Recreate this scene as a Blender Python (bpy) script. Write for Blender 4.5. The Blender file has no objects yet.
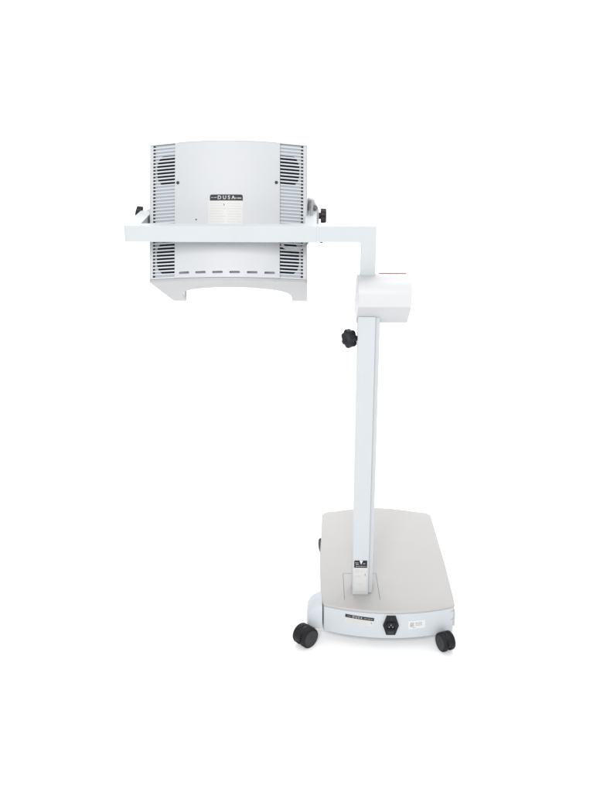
import bpy, bmesh, math, random
from mathutils import Vector, Matrix
random.seed(4)
scene = bpy.context.scene
C = scene.collection

# ------------------------------------------------------------------ camera
cam = bpy.data.cameras.new('camera')
cam.sensor_fit = 'HORIZONTAL'; cam.sensor_width = 36.0
cam.lens = 36.0 * 970 / 600
cam.clip_start = 0.05; cam.clip_end = 200
camo = bpy.data.objects.new('camera', cam); C.objects.link(camo)
camo.location = (0, 0, 1.863)
camo.rotation_euler = (math.radians(90 - 20.2), 0, math.radians(1.0))
scene.camera = camo

# ------------------------------------------------------------------ studio light
w = bpy.data.worlds.new('World'); scene.world = w; w.use_nodes = True
bg = w.node_tree.nodes['Background']
bg.inputs[0].default_value = (0.93, 0.965, 1.0, 1); bg.inputs[1].default_value = 0.90

def area(name, loc, target, size, power, col=(1, 1, 1)):
    l = bpy.data.lights.new(name, 'AREA'); l.shape = 'SQUARE'; l.size = size
    l.energy = power; l.color = col
    o = bpy.data.objects.new(name, l); C.objects.link(o)
    o.location = loc
    o.rotation_euler = (Vector(target) - Vector(loc)).to_track_quat('-Z', 'Y').to_euler()
    return o
area('key_softbox', (-0.6, -3.0, 4.0), (0.0, 3.0, 0.8), 2.4, 370, (1.0, 0.985, 0.965))
area('added_backdrop_fill', (0.0, 4.6, 5.6), (0.0, 9.0, 1.9), 3.0, 430, (1, 1, 1))  # unseen lamp added to lift the backdrop and far floor to white

scene.view_settings.view_transform = 'Standard'
scene.view_settings.look = 'None'
scene.view_settings.exposure = 0.0
scene.view_settings.gamma = 1.0
scene.view_settings.use_curve_mapping = False

# ------------------------------------------------------------------ materials
def mat(name, col, rough=0.45, metallic=0.0, bump=0.0, bscale=400.0, var=0.03, spec=0.22, coat=0.0):
    m = bpy.data.materials.new(name); m.use_nodes = True
    nt = m.node_tree; b = nt.nodes['Principled BSDF']
    b.inputs['Roughness'].default_value = rough
    b.inputs['Metallic'].default_value = metallic
    b.inputs['Specular IOR Level'].default_value = spec
    b.inputs['Coat Weight'].default_value = coat
    tc = nt.nodes.new('ShaderNodeTexCoord')
    n = nt.nodes.new('ShaderNodeTexNoise'); n.inputs['Scale'].default_value = 9.0
    n.inputs['Detail'].default_value = 5.0
    nt.links.new(tc.outputs['Object'], n.inputs['Vector'])
    mx = nt.nodes.new('ShaderNodeMixRGB')
    mx.inputs[1].default_value = tuple(c * (1 - var) for c in col) + (1,)
    mx.inputs[2].default_value = tuple(min(1, c * (1 + var)) for c in col) + (1,)
    nt.links.new(n.outputs['Fac'], mx.inputs[0])
    nt.links.new(mx.outputs[0], b.inputs['Base Color'])
    rr = nt.nodes.new('ShaderNodeMapRange')
    rr.inputs['To Min'].default_value = max(0, rough - 0.06); rr.inputs['To Max'].default_value = rough + 0.06
    nt.links.new(n.outputs['Fac'], rr.inputs['Value']); nt.links.new(rr.outputs[0], b.inputs['Roughness'])
    if bump:
        n2 = nt.nodes.new('ShaderNodeTexNoise'); n2.inputs['Scale'].default_value = bscale
        nt.links.new(tc.outputs['Object'], n2.inputs['Vector'])
        bp = nt.nodes.new('ShaderNodeBump'); bp.inputs['Strength'].default_value = bump
        bp.inputs['Distance'].default_value = 0.0006
        nt.links.new(n2.outputs['Fac'], bp.inputs['Height']); nt.links.new(bp.outputs[0], b.inputs['Normal'])
    return m

M = dict(
    floor=mat('white_sweep_paper', (0.95, 0.95, 0.95), 0.9, var=0.004, spec=0.0),
    metal=mat('powder_coated_metal', (0.415, 0.437, 0.447), 0.42, bump=0.25, bscale=900),
    plastic=mat('off_white_plastic', (0.425, 0.431, 0.442), 0.45, bump=0.2, bscale=700),
    drum=mat('bright_white_plastic', (0.462, 0.463, 0.472), 0.4, bump=0.15, bscale=700),
    slat=mat('grille_plastic', (0.43, 0.45, 0.47), 0.55),
    back=mat('grille_backing', (0.38, 0.41, 0.44), 0.6),
    underside=mat('shaded_underside_plastic', (0.335, 0.336, 0.342), 0.5, bump=0.2, bscale=700),  # head plastic darkened: shade of the underside painted into the colour
    warm=mat('textured_cover_dimmed', (0.368, 0.358, 0.349), 0.55, bump=0.5, bscale=1200, var=0.035),  # dimmer, warmer light on the base top is put into this colour
    skirt=mat('cool_white_skirt', (0.422, 0.442, 0.462), 0.42, bump=0.2, bscale=700),
    black=mat('black_plastic', (0.007, 0.007, 0.010), 0.42, spec=0.25),
    fan=mat('dark_fan_mesh', (0.004, 0.004, 0.008), 0.7, spec=0.1),
    rubber=mat('charcoal_wheel', (0.009, 0.0085, 0.0095), 0.6, var=0.15, spec=0.2),
    face=mat('wheel_disc_grey', (0.032, 0.032, 0.034), 0.6, var=0.1, spec=0.2),
    brown=mat('dark_brown_knob', (0.018, 0.012, 0.012), 0.5, var=0.1, spec=0.2),
    seam=mat('dark_seam', (0.16, 0.16, 0.17), 0.8),
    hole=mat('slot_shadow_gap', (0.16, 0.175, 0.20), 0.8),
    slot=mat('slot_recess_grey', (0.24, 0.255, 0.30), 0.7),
    ink=mat('label_black', (0.020, 0.020, 0.024), 0.5, spec=0.2),
    paper=mat('label_cream', (0.465, 0.462, 0.450), 0.35, var=0.01),
    wpaper=mat('label_white', (0.52, 0.52, 0.52), 0.35, var=0.01),
    white=mat('print_white', (0.52, 0.52, 0.52), 0.4),
    grey=mat('print_grey', (0.12, 0.12, 0.13), 0.5),
    pale=mat('print_pale', (0.365, 0.358, 0.34), 0.5),
    steel=mat('zinc_steel', (0.42, 0.42, 0.43), 0.35, metallic=0.7),
    cable=mat('grey_cable', (0.25, 0.245, 0.24), 0.5),
    red=mat('red_brown_tape', (0.32, 0.10, 0.08), 0.5),
)

# ------------------------------------------------------------------ helpers
GZ = -0.013
ROOT = Vector((0.243, 3.06, GZ))
def build(name, bm, m, parent=None, bevel=0.0, seg=2, smooth=True, root=ROOT):
    bmesh.ops.recalc_face_normals(bm, faces=bm.faces)
    me = bpy.data.meshes.new(name); bm.to_mesh(me); bm.free()
    if parent is not None:
        me.transform(Matrix.Translation(-root))
    mats = m if isinstance(m, (list, tuple)) else [m]
    for x in mats: me.materials.append(x)
    o = bpy.data.objects.new(name, me); C.objects.link(o)
    if parent is not None: o.parent = parent
    if smooth:
        me.polygons.foreach_set('use_smooth', [True] * len(me.polygons))
        me.set_sharp_from_angle(angle=math.radians(32))
    if bevel:
        b = o.modifiers.new('bevel', 'BEVEL'); b.width = bevel; b.segments = seg
        b.limit_method = 'ANGLE'; b.angle_limit = math.radians(38); b.harden_normals = True
        b.use_clamp_overlap = True
    return o
def prism(bm, pts, a, b, fn):
    """closed solid: polygon pts (p,q) extruded between a and b; fn(p,q,h)->world"""
    v0 = [bm.verts.new(fn(p, q, a)) for p, q in pts]
    v1 = [bm.verts.new(fn(p, q, b)) for p, q in pts]
    n = len(pts)
    f = [bm.faces.new(v0[::-1]), bm.faces.new(v1)]
    for i in range(n):
        f.append(bm.faces.new((v0[i], v0[(i + 1) % n], v1[(i + 1) % n], v1[i])))
    return f
def box(bm, x0, x1, y0, y1, z0, z1, fn=lambda x, y, z: Vector((x, y, z))):
    return prism(bm, [(x0, y0), (x1, y0), (x1, y1), (x0, y1)], z0, z1, fn)
def fillet(pts, radii, seg=5):
    out = []; n = len(pts)
    for i in range(n):
        r = radii[i] if isinstance(radii, (list, tuple)) else radii
        p = Vector(pts[i]); a = Vector(pts[i - 1]) - p; b = Vector(pts[(i + 1) % n]) - p
        if r <= 0: out.append(tuple(p)); continue
        la, lb = a.length, b.length; a.normalize(); b.normalize()
        ang = a.angle(b); d = min(r / math.tan(ang / 2), la * .49, lb * .49)
        p0, p1 = p + a * d, p + b * d
        for k in range(seg + 1):
            t = k / seg
            q = p0 * (1 - t) ** 2 + p * 2 * t * (1 - t) + p1 * t * t
            # pull towards a true arc
            out.append(tuple(q))
    return out
def lathe(bm, prof, c, axis, seg=40):
    """prof: (distance along axis, radius) list; closed with caps"""
    c = Vector(c); ax = Vector(axis).normalized()
    u = ax.orthogonal().normalized(); v = ax.cross(u)
    rings = []
    for d, r in prof:
        if callable(r): rf = r
        else: rf = (lambda t, r=r: r)
        rings.append([bm.verts.new(c + ax * d + (u * math.cos(2 * math.pi * k / seg) + v * math.sin(2 * math.pi * k / seg)) * rf(2 * math.pi * k / seg)) for k in range(seg)])
    for a, b in zip(rings, rings[1:]):
        for k in range(seg):
            bm.faces.new((a[k], a[(k + 1) % seg], b[(k + 1) % seg], b[k]))
    bm.faces.new(rings[0][::-1]); bm.faces.new(rings[-1])
def tube(bm, pts, r, seg=12, sub=8):
    P = [Vector(p) for p in pts]
    path = []
    for i in range(len(P) - 1):
        p0 = P[max(i - 1, 0)]; p1 = P[i]; p2 = P[i + 1]; p3 = P[min(i + 2, len(P) - 1)]
        for k in range(sub):
            t = k / sub
            path.append(0.5 * ((2 * p1) + (p2 - p0) * t + (2 * p0 - 5 * p1 + 4 * p2 - p3) * t * t + (3 * p1 - p0 - 3 * p2 + p3) * t ** 3))
    path.append(P[-1])
    rings = []; u = None
    for i, p in enumerate(path):
        d = (path[min(i + 1, len(path) - 1)] - path[max(i - 1, 0)]).normalized()
        u = d.orthogonal().normalized() if u is None else (u - d * u.dot(d)).normalized()
        v = d.cross(u)
        rings.append([bm.verts.new(p + (u * math.cos(2 * math.pi * k / seg) + v * math.sin(2 * math.pi * k / seg)) * r) for k in range(seg)])
    for a, b in zip(rings, rings[1:]):
        for k in range(seg): bm.faces.new((a[k], a[(k + 1) % seg], b[(k + 1) % seg], b[k]))
    bm.faces.new(rings[0][::-1]); bm.faces.new(rings[-1])
def patch(bm, pts, off, th, S):
    """thin plate lying on surface S(p,q,off) following its curve; pts is a convex outline, cut in strips along p"""
    ps = [p for p, _ in pts]; lo, hi = min(ps), max(ps)
    n = max(1, int((hi - lo) / 0.006))
    xs = sorted(set([lo + (hi - lo) * i / n for i in range(n + 1)] + [round(p, 6) for p in ps if lo < p < hi]))
    xs2 = [xs[0]]
    for x in xs[1:]:
        if x - xs2[-1] > 1e-5: xs2.append(x)
    xs = xs2
    def span(x):
        ys = []
        for i in range(len(pts)):
            (a, b), (c, d) = pts[i], pts[(i + 1) % len(pts)]
            if abs(a - c) < 1e-9:
                if abs(a - x) < 1e-5: ys += [b, d]
            elif min(a, c) - 1e-6 <= x <= max(a, c) + 1e-6:
                ys.append(b + (d - b) * (x - a) / (c - a))
        return min(ys), max(ys)
    cols = []
    for x in xs:
        y0, y1 = span(x)
        if y1 - y0 < 1e-6: y1 = y0 + 1e-5
        cols.append([bm.verts.new(S(x, y0, off)), bm.verts.new(S(x, y1, off)), bm.verts.new(S(x, y1, off + th)), bm.verts.new(S(x, y0, off + th))])
    for a, b in zip(cols, cols[1:]):
        for k in range(4): bm.faces.new((a[k], a[(k + 1) % 4], b[(k + 1) % 4], b[k]))
    bm.faces.new(cols[0]); bm.faces.new(cols[-1][::-1])
def text(name, s, p, q, size, off, S, m, parent, spacing=1.0, rot=0.0, bold=0.0, sx=1.0):
    cu = bpy.data.curves.new(name, 'FONT'); cu.body = s; cu.size = size
    cu.align_x = 'CENTER'; cu.align_y = 'CENTER'; cu.space_character = spacing; cu.offset = bold
    to = bpy.data.objects.new(name, cu); C.objects.link(to)
    bpy.context.view_layer.update()
    me = bpy.data.meshes.new_from_object(to.evaluated_get(bpy.context.evaluated_depsgraph_get()))
    bpy.data.objects.remove(to); bpy.data.curves.remove(cu)
    bm = bmesh.new(); bm.from_mesh(me); bpy.data.meshes.remove(me)
    c, sn = math.cos(rot), math.sin(rot)
    r = bmesh.ops.extrude_face_region(bm, geom=bm.faces[:])
    for v in r['geom']:
        if isinstance(v, bmesh.types.BMVert): v.co.z += 0.0002
    for v in bm.verts:
        x, y, z = v.co; x *= sx
        v.co = S(p + x * c - y * sn, q + x * sn + y * c, off + z)
    return build(name, bm, m, parent, smooth=False)
def lines(bm, x0, x1, y, h, off, S, gap=0.0, rot=0.0, seed=0):
    """row of tiny printed dashes (print too small to read)"""
    r = random.Random(seed); x = x0
    while x < x1 - h:
        l = min(h * r.uniform(1.2, 4.5), x1 - x)
        yy = y + (x - x0) * math.tan(rot)
        patch(bm, [(x, yy), (x + l, yy + l * math.tan(rot)), (x + l, yy + h + l * math.tan(rot)), (x, yy + h)], off, 0.00012, S)
        x += l + h * r.uniform(.5, 1.0)

# ------------------------------------------------------------------ setting: white sweep
FW, F0, F1 = 12.0, -6.0, 8.0
bm = bmesh.new()
vs = [bm.verts.new(p) for p in ((-FW, F0, GZ), (FW, F0, GZ), (FW, F1, GZ), (-FW, F1, GZ))]
bm.faces.new(vs)
fl = build('floor', bm, M['floor']); fl['kind'] = 'structure'; fl['label'] = 'seamless white floor under the lamp'
bm = bmesh.new()
R = 1.5; prof = [(F1 + R * math.sin(a), GZ + R - R * math.cos(a)) for a in [math.pi / 2 * i / 16 for i in range(17)]] + [(F1 + R, 9.0)]
prev = None
for y, z in prof:
    cur = [bm.verts.new((-FW, y, z)), bm.verts.new((FW, y, z))]
    if prev: bm.faces.new((prev[0], prev[1], cur[1], cur[0]))
    prev = cur
bd = build('backdrop', bm, M['floor']); bd['kind'] = 'structure'; bd['label'] = 'white backdrop curving up behind the lamp'

# ------------------------------------------------------------------ the lamp
root = bpy.data.objects.new('phototherapy_lamp', None); C.objects.link(root)
root.location = ROOT; root.empty_display_size = 0.2
root['label'] = 'white medical light therapy lamp seen from behind, on a wheeled base'
root['category'] = 'medical lamp'

# ================= base =================
def arc_y(x, x0=0.028, x1=0.458, ye=2.745, sag=0.043):
    c = (x0 + x1) / 2; h = (x1 - x0) / 2; r = (h * h + sag * sag) / (2 * sag)
    return (ye - sag) + r - math.sqrt(max(r * r - (x - c) ** 2, 0))
def plan(ins=0.0):
    pts = []
    for i in range(25):
        x = 0.028 + ins + (0.430 - 2 * ins) * i / 24
        pts.append((x, arc_y(x) + ins))
    # right side, rear right corner, rear arc, rear left corner, left side
    rt = [(0.4595 - ins, 2.80), (0.4585 - ins, 3.0), (0.452 - ins, 3.25)]
    back = []
    xl, xr = 0.026 + ins, 0.449 - ins
    cr = 0.045
    for k in range(9):
        a = math.pi / 2 * k / 8
        back.append((xr - cr + cr * math.cos(a), 3.375 - ins + cr * math.sin(a) * .75))
    for k in range(1, 12):
        t = k / 12; x = (xr - cr) + (xl + cr - xr + cr) * t
        back.append((x, 3.375 + cr * .75 - ins + 0.034 * math.sin(math.pi * t)))
    for k in range(9):
        a = math.pi / 2 + math.pi / 2 * k / 8
        back.append((xl + cr + cr * math.cos(a), 3.375 - ins + cr * math.sin(a) * .75))
    lf = [(0.0240 + ins, 3.25), (0.0185 + ins, 3.08), (0.0185 + ins, 2.93), (0.0220 + ins, 2.80)]
    return pts + rt + back + lf
XYZ = lambda x, y, z: Vector((x, y, z))
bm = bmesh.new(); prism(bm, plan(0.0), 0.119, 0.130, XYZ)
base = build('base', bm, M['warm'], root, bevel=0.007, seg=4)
base['label'] = 'top cover of the wheeled base'
bm = bmesh.new(); prism(bm, plan(0.0022), 0.025, 0.1185, XYZ)
build('skirt', bm, M['skirt'], base, bevel=0.004, seg=3)
# thin seam of the access plate around the column foot
bm = bmesh.new()
A = [(0.0985, 2.770), (0.0972, 2.937), (0.2110, 2.939), (0.2155, 2.771)]
for (a, b), wd in (((A[0], A[1]), .0016), ((A[1], A[2]), .0010), ((A[2], A[3]), .0016)):
    a, b = Vector(a), Vector(b); d = (b - a).normalized(); nn = Vector((-d.y, d.x)) * wd / 2
    prism(bm, [tuple(a - nn), tuple(b - nn), tuple(b + nn), tuple(a + nn)], 0.1301, 0.1304, XYZ)
build('access_plate_seam', bm, M['seam'], base, smooth=False)
# front surface map: p = x, q = z, off = proud distance toward the camera
SF = lambda x, z, off: Vector((x, arc_y(x) + 0.0022 - off, z))
slope = math.radians(-3)
def quad(cx, cz, w_, h_, rot=0.0):
    c, s = math.cos(rot), math.sin(rot)
    return [(cx + a * w_ / 2 * c - b * h_ / 2 * s, cz + a * w_ / 2 * s + b * h_ / 2 * c) for a, b in ((-1, -1), (1, -1), (1, 1), (-1, 1))]
bm = bmesh.new(); patch(bm, quad(0.146, 0.0850, 0.093, 0.025, slope), 0.0002, 0.0004, SF)
lab = build('rating_label', bm, M['paper'], base, smooth=False)
bm = bmesh.new(); patch(bm, quad(0.1465, 0.0985, 0.093, 0.0115, slope), 0.0003, 0.0006, SF)
hdr = build('rating_label_header', bm, M['ink'], base, smooth=False)
text('header_lettering', 'D U S A', 0.139, 0.0990, 0.0095, 0.0010, SF, M['white'], base, 1.0, slope, 0.00015)
for a, b, z, h_, sd in ((0.106, 0.120, 0.1000, 0.0013, 1), (0.161, 0.188, 0.0970, 0.0018, 2)):
    bm = bmesh.new(); lines(bm, a, b, z, h_, 0.0010, SF, rot=slope, seed=sd)
    build('header_fine_print', bm, M['pale'], base, smooth=False)
bm = bmesh.new()
for k in range(3):
    lines(bm, 0.104, 0.172, 0.0895 - 0.005 * k, 0.0010, 0.0007, SF, rot=slope, seed=5 + k)
build('fine_print', bm, M['pale'], base, smooth=False)
bm = bmesh.new(); patch(bm, quad(0.1845, 0.0815, 0.0025, 0.0050), 0.0007, 0.0001, SF)
build('printed_mark', bm, M['grey'], base, smooth=False)
# white asset label
bm = bmesh.new(); patch(bm, quad(0.3325, 0.0760, 0.056, 0.030, math.radians(1.5)), 0.0002, 0.0004, SF)
build('asset_label', bm, M['wpaper'], base, smooth=False)
bm = bmesh.new()
for k in range(4):
    lines(bm, 0.311, 0.324, 0.0815 - 0.0042 * k, 0.0020, 0.0007, SF, seed=20 + k)
for k in range(3):
    lines(bm, 0.328, 0.350, 0.0820 - 0.0048 * k, 0.0016, 0.0007, SF, seed=30 + k)
lines(bm, 0.319, 0.330, 0.0650, 0.0016, 0.0007, SF, seed=41)
build('asset_label_print', bm, M['grey'], base, smooth=False)
# hexagonal mains inlet
cx, cz = 0.2478, 0.0785
hexo = [(cx - .0258, cz), (cx - .0145, cz + .0345), (cx + .0145, cz + .0345), (cx + .0258, cz), (cx + .0145, cz - .0345), (cx - .0145, cz - .0345)]
bm = bmesh.new(); patch(bm, hexo, -0.001, 0.0075, SF)
build('mains_inlet', bm, M['black'], base, bevel=0.001)
bm = bmesh.new()
ring = [(cx - .0165, cz - .013), (cx + .0165, cz - .013), (cx + .0165, cz + .006), (cx + .0105, cz + .014), (cx - .0105, cz + .014), (cx - .0165, cz + .006)]
inn = [(cx + (p - cx) * .80, cz + (q - cz) * .78) for p, q in ring]
for i in range(6):
    a, b, c_, d = ring[i], ring[(i + 1) % 6], inn[(i + 1) % 6], inn[i]
    prism(bm, [a, b, c_, d], 0.0063, 0.0105, SF)
build('inlet_collar', bm, M['black'], base)
bm = bmesh.new()
for dx, dz in ((-.006, -.003), (0, .004), (.006, -.003)):
    box(bm, cx + dx - .0009, cx + dx + .0009, cz + dz - .0024, cz + dz + .0024, 0.0063, 0.0095, SF)
build('inlet_pin', bm, M['steel'], base, smooth=False)
bm = bmesh.new(); patch(bm, quad(cx, cz - .0255, .020, .011), 0.0062, 0.0012, SF)
build('fuse_drawer', bm, M['face'], base, bevel=.0004)
for p_, q_ in ((cx, cz + .028), (cx + .0195, cz)):
    bm = bmesh.new(); lathe(bm, [(0, .0024), (.0012, .0024), (.0016, .0016)], SF(p_, q_, .0064), (0, -1, 0), 14)
    build('inlet_screw', bm, M['face'], base)

# ================= castor brackets and castors =================
# left fender: quarter-round lobe beside the skirt
def fender(name, pts, y0, y1, bv):
    bm = bmesh.new(); prism(bm, pts, y0, y1, lambda x, z, y: Vector((x, y, z)))
    return build(name, bm, M['skirt'], base, bevel=bv, seg=4)
lobe = [(0.0262, 0.036), (0.0262, 0.131)] + [(-0.0255 + 0.0517 * (1 - math.sin(math.pi / 2 * t)), 0.075 + 0.0560 * math.cos(math.pi / 2 * t)) for t in [i / 10 for i in range(1, 11)]] + [(-0.0262, 0.036)]
bm = bmesh.new(); rings = []
for j in range(15):
    t = j / 14; yy = 2.747 + 0.078 * t
    g = math.sqrt(max(1 - (1 - min(t / 0.55, 1.0)) ** 2, 0.0)); g = 0.62 + 0.38 * g
    rings.append([bm.verts.new((0.0262 + (x - 0.0262) * (0.25 + 0.75 * g if j else g), yy, 0.032 + (z - 0.036) * g)) for x, z in lobe])
for a, b in zip(rings, rings[1:]):
    for k in range(len(a)): bm.faces.new((a[k], a[(k + 1) % len(a)], b[(k + 1) % len(a)], b[k]))
bm.faces.new(rings[0][::-1]); bm.faces.new(rings[-1])
build('castor_fender', bm, M['skirt'], base, bevel=.003, seg=3)
lobe_r = [(0.4590, 0.034), (0.4590, 0.100)] + [(0.4590 + 0.0065 * math.sin(math.pi / 2 * t), 0.070 + 0.030 * math.cos(math.pi / 2 * t)) for t in [i / 6 for i in range(1, 7)]] + [(0.4655, 0.034)]
fender('castor_fender', lobe_r, 2.770, 2.865, 0.0025)
for a, b in ((0.1040, 0.1090), (0.0745, 0.0765)):
    bm = bmesh.new(); prism(bm, [(0.4465, a), (0.4560, b), (0.4560, b + .0012), (0.4465, a + .0012)], -0.0001, 0.0006, SF)
    build('corner_seam', bm, M['seam'], base, smooth=False)

def castor(cx, cy, axis, label, r=0.0318, half=0.0225, stem=None):
    ax = Vector(axis).normalized(); c = Vector((cx, cy, GZ + r + 0.0005))
    bm = bmesh.new()
    lathe(bm, [(-0.005, r * .86), (0.005, r * .86)], c + Vector((0, 0, 0.004)), ax, 32)
    side = ax.cross(Vector((0, 0, 1))).normalized()
    # stem up into the base
    st = Vector(stem) if stem else Vector((cx, cy, 0))
    lathe(bm, [(0, .009), (0.030, .009)], Vector((st.x, st.y, 0.042)), (0, 0, 1), 20)
    # hood over the wheel pair
    hood = []
    for i in range(13):
        a = math.radians(-5 + 190 * i / 12); hood.append((math.cos(a) * (r + .0045), math.sin(a) * (r * .93)))
    inner = [(x * .90, z * .88) for x, z in hood[::-1]]
    for i in range(12):
        q = [hood[i], hood[i + 1], inner[11 - i], inner[12 - i]]
        prism(bm, q, -half * .45, half * .45, lambda p, z, h: c + side * p + Vector((0, 0, z)) + ax * h)
    bmesh.ops.remove_doubles(bm, verts=bm.verts, dist=1e-5)
    cs = build('castor', bm, M['black'], root, bevel=0.0)
    if label: cs['label'] = label
    for s in (-1, 1):
        bm = bmesh.new()
        e = .0025
        lathe(bm, [(s * .006, r - e), (s * .008, r), (s * (half - .004), r), (s * (half - .0015), r - .0012), (s * half, r - .0045)], c, ax, 48)
        wh = build('wheel', bm, M['rubber'], cs)
        bm = bmesh.new()
        lathe(bm, [(s * (half - .001), r - .0060), (s * (half + .0010), r - .0072), (s * (half + .0014), r - .0080), (s * (half + .0006), .011), (s * (half + .0012), .010), (s * (half + .0020), .006)], c, ax, 48)
        build('wheel_disc', bm, M['face'], cs)
    return cs
castor(-0.0300, 2.7235, (0.70, -0.71, 0), 'front left castor swivelled outward', r=.0345, stem=(-0.002, 2.775, 0), half=.0275)
castor(0.4275, 2.703, (-0.90, -0.44, 0), 'front right castor tucked under the base corner', stem=(0.43, 2.75, 0), r=.0315, half=.021)
castor(0.043, 3.334, (0.93, 0.36, 0), 'rear left castor just showing beside the base', stem=(0.056, 3.34, 0))
castor(0.425, 3.330, (0.2, 0.98, 0), None, stem=(0.42, 3.33, 0))

# ================= column =================
bm = bmesh.new(); box(bm, 0.1245, 0.1775, 2.800, 2.868, 0.1302, 1.085, XYZ)
col = build('column', bm, M['metal'], root, bevel=0.0022, seg=3)
bm = bmesh.new(); box(bm, 0.1500, 0.1915, 2.8120, 2.895, 0.1302, 1.10, XYZ)
build('column_rear_cover', bm, M['metal'], col, bevel=0.0022, seg=3)
bm = bmesh.new(); box(bm, 0.1776, 0.1784, 2.8085, 2.8125, 0.1304, 1.083, XYZ)
build('column_seam', bm, M['back'], col, smooth=False)
SP = lambda x, z, off: Vector((x, 2.800 - off, z))
bm = bmesh.new(); patch(bm, quad(0.1500, 0.2030, 0.0425, 0.115), 0.0002, 0.0003, SP)
build('column_label', bm, M['paper'], col, smooth=False)
bm = bmesh.new()
patch(bm, fillet([(0.1290, 0.2330), (0.1715, 0.2330), (0.1715, 0.2600), (0.1290, 0.2600)], [0, 0, .003, .003], 4), 0.0003, 0.0005, SP)
build('column_label_header', bm, M['ink'], col, smooth=False)
bm = bmesh.new()
patch(bm, [(0.1462, 0.2598), (0.1518, 0.2445), (0.1575, 0.2598)], 0.0009, 0.0002, SP)
build('header_notch', bm, M['wpaper'], col, smooth=False)
bm = bmesh.new()
lines(bm, 0.1325, 0.1440, 0.2505, 0.0022, 0.0009, SP, seed=51)
lines(bm, 0.1340, 0.1460, 0.2450, 0.0022, 0.0009, SP, seed=52)
lines(bm, 0.1580, 0.1685, 0.2470, 0.0022, 0.0009, SP, seed=53)
lines(bm, 0.1340, 0.1680, 0.2375, 0.0018, 0.0009, SP, seed=54)
build('header_lettering', bm, M['pale'], col, smooth=False)
bm = bmesh.new()
for k, (a, b) in enumerate(((.133, .146), (.133, .144), (.133, .145), (.148, .158), (.133, .152), (.133, .150))):
    z = (0.2240, 0.2195, 0.2150, 0.2190, 0.2020, 0.1975)[k]
    lines(bm, a, b, z, 0.0014, 0.0006, SP, seed=60 + k)
build('fine_print', bm, M['pale'], col, smooth=False)
bm = bmesh.new(); lines(bm, .138, .156, .170, 0.0014, 0.0006, SP, seed=66); build('footer_print', bm, M['pale'], col, smooth=False)
bm = bmesh.new(); patch(bm, [(0.1640, 0.2040), (0.1655, 0.2030), (0.1672, 0.2040), (0.1658, 0.2130)], 0.0006, 0.0002, SP)
build('printed_mark', bm, M['grey'], col, smooth=False)

# star knob on the column
bm = bmesh.new()
kc = Vector((0.1000, 2.822, 1.0110)); kax = Vector((-0.72, -0.62, 0.05)).normalized()
lob = lambda base_, amp: (lambda t: base_ + amp * (0.5 + 0.5 * math.cos(7 * t)) ** 0.7)
lathe(bm, [(-.0115, lob(.0165, .004)), (-.0095, lob(.0235, .0045)), (-.006, lob(.0250, .0048)), (.005, lob(.0250, .0048)), (.0085, lob(.0235, .0045)), (.0105, lob(.0175, .004)), (.0095, .010), (.0085, .006)], kc, kax, 98)
kn = build('height_knob', bm, M['black'], root)
bm = bmesh.new()
lathe(bm, [(0, .0065), (.024, .0065)], (0.1260, 2.834, 1.010), (-0.95, -0.32, 0.0), 20)
build('knob_stem', bm, M['steel'], kn)

# ================= counterbalance housing =================
prof = [(2.7415, 1.1310), (2.7385, 1.147), (2.7370, 1.164), (2.7395, 1.178), (2.7475, 1.191), (2.7600, 1.201), (2.777, 1.2075), (2.800, 1.2105),
        (2.825, 1.2095), (2.850, 1.2050), (2.880, 1.1900), (2.915, 1.166), (2.960, 1.125), (2.988, 1.092), (2.995, 1.072), (2.985, 1.058), (2.960, 1.050), (2.890, 1.048), (2.860, 1.050), (2.838, 1.059)]
bm = bmesh.new(); prism(bm, prof, 0.1205, 0.2765, lambda y, z, x: Vector((x, y, z)))
dr = build('spring_housing', bm, M['drum'], root, bevel=0.0022, seg=3)
bm = bmesh.new()
tp = [(2.846, 1.2062), (2.868, 1.1968)]
prism(bm, [tp[0], tp[1], (2.868, 1.1995), (2.846, 1.2086)], 0.186, 0.268, lambda y, z, x: Vector((x, y, z)))
build('warning_tape', bm, M['red'], dr, smooth=False)

# ================= support arm =================
L = fillet([(0.0008, 1.3085), (0.1295, 1.3085), (0.1295, 1.196), (0.1730, 1.196), (0.1730, 1.3545), (0.0008, 1.3545)], [0, .013, 0, 0, .0025, 0], 6)
bm = bmesh.new(); prism(bm, L, 2.8025, 2.8445, lambda x, z, y: Vector((x, y, z)))
arm = build('support_arm', bm, M['metal'], root, bevel=0.0012, seg=3)
bm = bmesh.new(); box(bm, -0.004, 0.0045, 2.8012, 2.8432, 1.3092, 1.3543, XYZ)
build('joint_sleeve', bm, M['slat'], arm, smooth=False)
bm = bmesh.new(); lathe(bm, [(0, .0045), (.0035, .0045), (.0045, .0030)], (0.0130, 2.815, 1.3084), (0, 0, -1), 16)
build('grub_screw', bm, M['face'], arm)

# ================= yoke =================
yk = fillet([(-0.5610, 2.800), (-0.0006, 2.800), (-0.0006, 3.115), (-0.0360, 3.115), (-0.0360, 2.8440), (-0.5170, 2.8440), (-0.5170, 3.095), (-0.5570, 3.070)],
            [.010, .002, .012, .012, .004, .004, .010, .016], 6)
bm = bmesh.new(); prism(bm, yk, 1.3080, 1.3545, XYZ)
yoke = build('yoke', bm, M['metal'], root, bevel=0.0012, seg=3)
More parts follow.
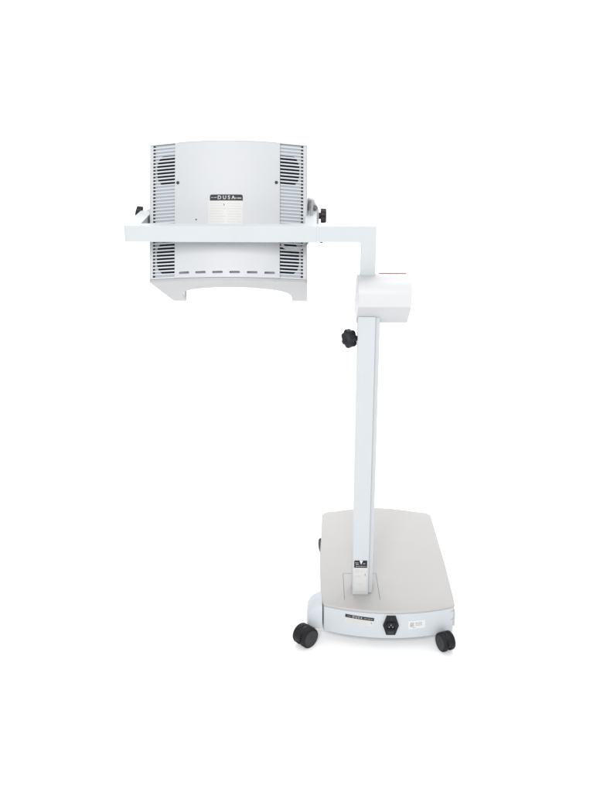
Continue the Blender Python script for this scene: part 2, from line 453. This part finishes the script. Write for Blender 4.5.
# pivot brackets at the arm ends
bm = bmesh.new(); prism(bm, fillet([(-0.0300, 1.302), (0.0065, 1.302), (0.0065, 1.350), (-0.0110, 1.3880), (-0.0300, 1.3910)], .006, 4), 3.085, 3.125, lambda x, z, y: Vector((x, y, z)))
pb = build('pivot_bracket', bm, M['plastic'], yoke, bevel=.003)
bm = bmesh.new(); prism(bm, fillet([(-0.5470, 1.302), (-0.5140, 1.302), (-0.5140, 1.356), (-0.5300, 1.3585), (-0.5470, 1.350)], .004, 4), 3.060, 3.110, lambda x, z, y: Vector((x, y, z)))
build('pivot_bracket', bm, M['plastic'], yoke, bevel=.003)
bm = bmesh.new(); lathe(bm, [(0, .0075), (.009, .0075), (.011, .006)], (-0.0075, 3.082, 1.3640), (0.35, -1, 0.1), 6)
build('pivot_bolt', bm, M['seam'], yoke)
kl = lambda b_: (lambda t: b_ + .0022 * math.cos(9 * t))
bm = bmesh.new(); lathe(bm, [(0.0, .0105), (.0085, .0105), (.0087, kl(.019)), (.0105, kl(.0215)), (.0245, kl(.0205)), (.0265, kl(.0185)), (.027, .012)], (0.0030, 3.100, 1.3345), (1, 0, 0.0), 72)
build('tilt_knob', bm, M['brown'], yoke)
bm = bmesh.new(); lathe(bm, [(0.0, .0105), (.004, .0105), (.0042, kl(.019)), (.006, kl(.0215)), (.021, kl(.0205)), (.023, kl(.0185)), (.0235, .012)], (-0.5530, 3.088, 1.3400), (-1, 0, 0.22), 72)
build('tilt_knob', bm, M['brown'], yoke)

# ================= head =================
K = 1.012
T = math.radians(21.098); YW = math.radians(0.62)
HX = Vector((math.cos(YW), math.sin(YW), 0)); HY = Vector((-math.sin(YW), math.cos(YW), 0)); HZ = Vector((0, 0, 1))
HV = HY * math.sin(T) + HZ * math.cos(T); HA = HY * math.cos(T) - HZ * math.sin(T)
CAM = Vector((0, 0, 1.863))
HO = CAM + K * (Vector((-0.2656, 2.86, 1.174 + 0.004)) - CAM)      # bottom middle of the rear panel
def H(u, w_, v): return HO + K * (HX * (u * 1.008 - 0.0015) + HV * v + HA * w_)
HH = 0.4085
def wc(u):                                                # bowed rear panel
    h, sag, e = 0.1555, 0.024, -0.0305
    r = (h * h + sag * sag) / (2 * sag)
    return (e - sag) + r - math.sqrt(r * r - u * u)
def wsd(u):                                               # line of the raked side grilles
    t = (abs(u) - 0.1555) / (0.2245 - 0.1555)
    return -0.0275 + t * (0.0245)
outer_l, outer_r = -0.2367, 0.2367
inner = [(-0.183, 0.494), (-0.181, 0.40), (-0.176, 0.32), (-0.166, 0.255), (-0.148, 0.205), (-0.122, 0.168), (-0.085, 0.137), (-0.043, 0.120), (0.0, 0.114),
         (0.045, 0.122), (0.088, 0.145), (0.125, 0.176), (0.155, 0.222), (0.174, 0.275), (0.183, 0.345), (0.1845, 0.42), (0.1845, 0.494)]
corner_l = [(-0.2367, 0.014), (-0.2362, 0.006), (-0.2342, 0.0005), (-0.2305, -0.0018)]
corner_r = [(-p, q) for p, q in corner_l[::-1]]
front_notch = [(-0.2245, wsd(.2245)), (-0.2245, wsd(.2245) + .034), (-0.152, wsd(.1555) + .034), (0.152, wsd(.1555) + .034), (0.2245, wsd(.2245) + .034), (0.2245, wsd(.2245))]
core = corner_l + front_notch + corner_r + [(0.238, 0.494)] + inner[::-1] + [(-0.2295, 0.494)]
bm = bmesh.new(); prism(bm, core, 0.0045, HH, H)
head = build('lamp_head', bm, M['plastic'], root, bevel=.0012, seg=2)
head['label'] = 'tilted U-shaped panel head seen from behind'
# flat outline used by the top cover and bottom frame
def outline(d=0.0):
    f = []
    for i in range(7):
        u = -0.2245 + (0.069) * i / 6; f.append((u, wsd(u) + d))
    for i in range(1, 16):
        u = -0.1555 + 0.311 * i / 16; f.append((u, wc(u) + d))
    for i in range(7):
        u = 0.1555 + 0.069 * i / 6; f.append((u, wsd(u) + d))
    return corner_l + f + corner_r + [(0.238, 0.494)] + inner[::-1] + [(-0.2295, 0.494)]
bm = bmesh.new(); prism(bm, outline(), HH + 0.0003, HH + 0.0035, H)
build('top_cover', bm, M['plastic'], head, bevel=.001)
bm = bmesh.new(); prism(bm, outline(), -0.004, 0.0043, H)
build('bottom_frame', bm, M['underside'], head, bevel=.0018, seg=3)
# bowed centre panel with six real slots
bm = bmesh.new()
N = 36
fr = [(-0.1555 + 0.311 * i / N, wc(-0.1555 + 0.311 * i / N) - .002) for i in range(N + 1)]
bk = [(u, w_ + .014) for u, w_ in fr[::-1]]
prism(bm, fr + bk, 0.0046, HH - .0002, H)
panel = build('rear_panel', bm, M['plastic'], head)
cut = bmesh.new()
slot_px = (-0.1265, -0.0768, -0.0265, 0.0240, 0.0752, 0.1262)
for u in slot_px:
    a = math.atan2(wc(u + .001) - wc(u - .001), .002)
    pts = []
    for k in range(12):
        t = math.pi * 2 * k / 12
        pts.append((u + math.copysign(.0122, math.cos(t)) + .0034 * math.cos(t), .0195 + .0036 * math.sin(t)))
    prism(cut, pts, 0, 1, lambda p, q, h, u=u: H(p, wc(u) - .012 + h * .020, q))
cutter = build('slot_cutter', cut, M['slot'], root, smooth=False)  # grey slot walls: recess shade is put into their colour
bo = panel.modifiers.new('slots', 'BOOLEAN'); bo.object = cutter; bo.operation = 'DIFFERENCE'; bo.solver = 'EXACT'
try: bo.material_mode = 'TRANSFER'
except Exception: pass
bpy.context.view_layer.update()
me = bpy.data.meshes.new_from_object(panel.evaluated_get(bpy.context.evaluated_depsgraph_get()))
panel.modifiers.clear(); panel.data = me
bpy.data.objects.remove(cutter)
panel.data.set_sharp_from_angle(angle=math.radians(25))

# side grilles: slats over a recessed backing with two fans each
n_sl = 39; pitch = (HH - 0.0060) / n_sl
for s in (-1, 1):
    bm = bmesh.new()
    fpts = lambda u: (s * u, wsd(u))
    for i in range(n_sl):
        v0 = 0.0048 + pitch * i + (.0 if i == 0 else .0006); v1 = v0 + pitch * .43
        if i == n_sl - 1: v1 = v0 + pitch * .44
        pts = [(s * .1562, wsd(.1562)), (s * .2248, wsd(.2248)), (s * .2248, wsd(.2248) + .0022), (s * .1562, wsd(.1562) + .0022)]
        prism(bm, pts, v0, v1, H)
    # two upright ties behind the slats
    for uu in (.2155,):
        prism(bm, [(s * uu, wsd(uu) + .0023), (s * (uu + .0018), wsd(uu + .0018) + .0023), (s * (uu + .0018), wsd(uu + .0018) + .010), (s * uu, wsd(uu) + .010)], .005, HH - .001, H)
    build('vent_grille', bm, M['slat'], head, smooth=False)
    bm = bmesh.new()
    dz = .0048
    prism(bm, [(s * .152, wsd(.152) + dz), (s * .2155, wsd(.2155) + dz), (s * .2155, wsd(.2155) + dz + .004), (s * .152, wsd(.152) + dz + .004)], .005, HH - .001, H)
    build('grille_backing', bm, M['back'], head, smooth=False)
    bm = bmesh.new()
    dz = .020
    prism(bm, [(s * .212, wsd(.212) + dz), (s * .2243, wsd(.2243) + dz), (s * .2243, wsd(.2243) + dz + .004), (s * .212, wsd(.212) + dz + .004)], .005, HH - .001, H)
    build('grille_gap_shade', bm, M['hole'], head, smooth=False)  # dark strip painted in as the shade inside the slot ends
    for (v0, v1) in ((.2880, .3730), (.0220, .1140)):
        bm = bmesh.new()
        o_ = [(.1535, v0 - .001), (.197, v0 - .001), (.2085, v0 + .012), (.2125, v0 + .028), (.2125, v1 - .028), (.2085, v1 - .012), (.197, v1 + .001), (.1535, v1 + .001)]
        o_ = fillet(o_, [0, .008, .008, .01, .01, .008, .008, 0], 3)
        prism(bm, o_, 0.0030, 0.0046, lambda p, q, h: H(s * p, wsd(p) + h, q))
        build('fan_guard', bm, M['fan'], head, smooth=False)
# screws
for u, v in ((-.1465, .289), (.1450, .290)):
    bm = bmesh.new(); lathe(bm, [(0, .0048), (.0018, .0048), (.0028, .0030)], H(u, wc(u) - .002, v), -HA, 18)
    build('panel_screw', bm, M['face'], head)
bm = bmesh.new(); lathe(bm, [(0, .0022), (.0010, .0022), (.0016, .0012)], H(-.0905, wc(.0905) - .002, .1765), -HA, 14)
build('panel_rivet', bm, M['face'], head)
# specification label
SH = lambda u, v, off: H(u, wc(u) - .002 - off, v)
bm = bmesh.new(); patch(bm, [(-.0545, .150), (.0475, .150), (.0475, .2325), (-.0545, .2325)], .0002, .0003, SH)
build('specification_label', bm, M['paper'], head, smooth=False)
bm = bmesh.new(); patch(bm, fillet([(-.0495, .2315), (.0470, .2315), (.0470, .2495), (-.0495, .2495)], [0, 0, .006, .006], 5), .0002, .0006, SH)
build('specification_header', bm, M['ink'], head, smooth=False)
text('header_lettering', 'D U S A', -.0015, .2402, .0150, .0009, SH, M['white'], head, 1.0, 0, 0.0002)
for a, b, z, h_, sd in ((-.0460, -.0260, .2395, .0018, 71), (.0240, .0440, .2375, .0028, 72)):
    bm = bmesh.new(); lines(bm, a, b, z, h_, .0009, SH, seed=sd)
    build('header_fine_print', bm, M['pale'], head, smooth=False)
for a, b, dz_, sd in ((-.050, -.010, 0, 80), (.001, .038, -.001, 95)):
    bm = bmesh.new()
    for k in range(9):
        lines(bm, a, b + .004 * ((k * 7) % 3), .2235 - .0078 * k + dz_, .0011, .0006, SH, seed=sd + k)
    build('fine_print', bm, M['pale'], head, smooth=False)
bm = bmesh.new(); patch(bm, [(-.0090, .2165), (-.0065, .2165), (-.0065, .2225), (-.0090, .2225)], .0006, .0001, SH)
build('printed_mark', bm, M['grey'], head, smooth=False)
# latch mark on the inside of the left wing
bm = bmesh.new(); box(bm, -.1825, -.1800, .44, .446, .006, .028, H); build('wing_slot', bm, M['slot'], head, smooth=False)

# power cable looping from the right pivot past the grille
bm = bmesh.new()
tube(bm, [H(.236, .135, .235), (-.0245, 3.045, 1.384), (-.0185, 3.035, 1.392), (-.0150, 3.020, 1.382), (-.0205, 2.960, 1.335), (-.0265, 2.900, 1.302), (-.0300, 2.872, 1.291), (-.050, 2.860, 1.2775), (-.078, 2.857, 1.2765), (-.103, 2.858, 1.290), H(.160, -.034, .148), H(.176, -.012, .150)], .0040, 12, 10)
build('power_cable', bm, M['cable'], head)
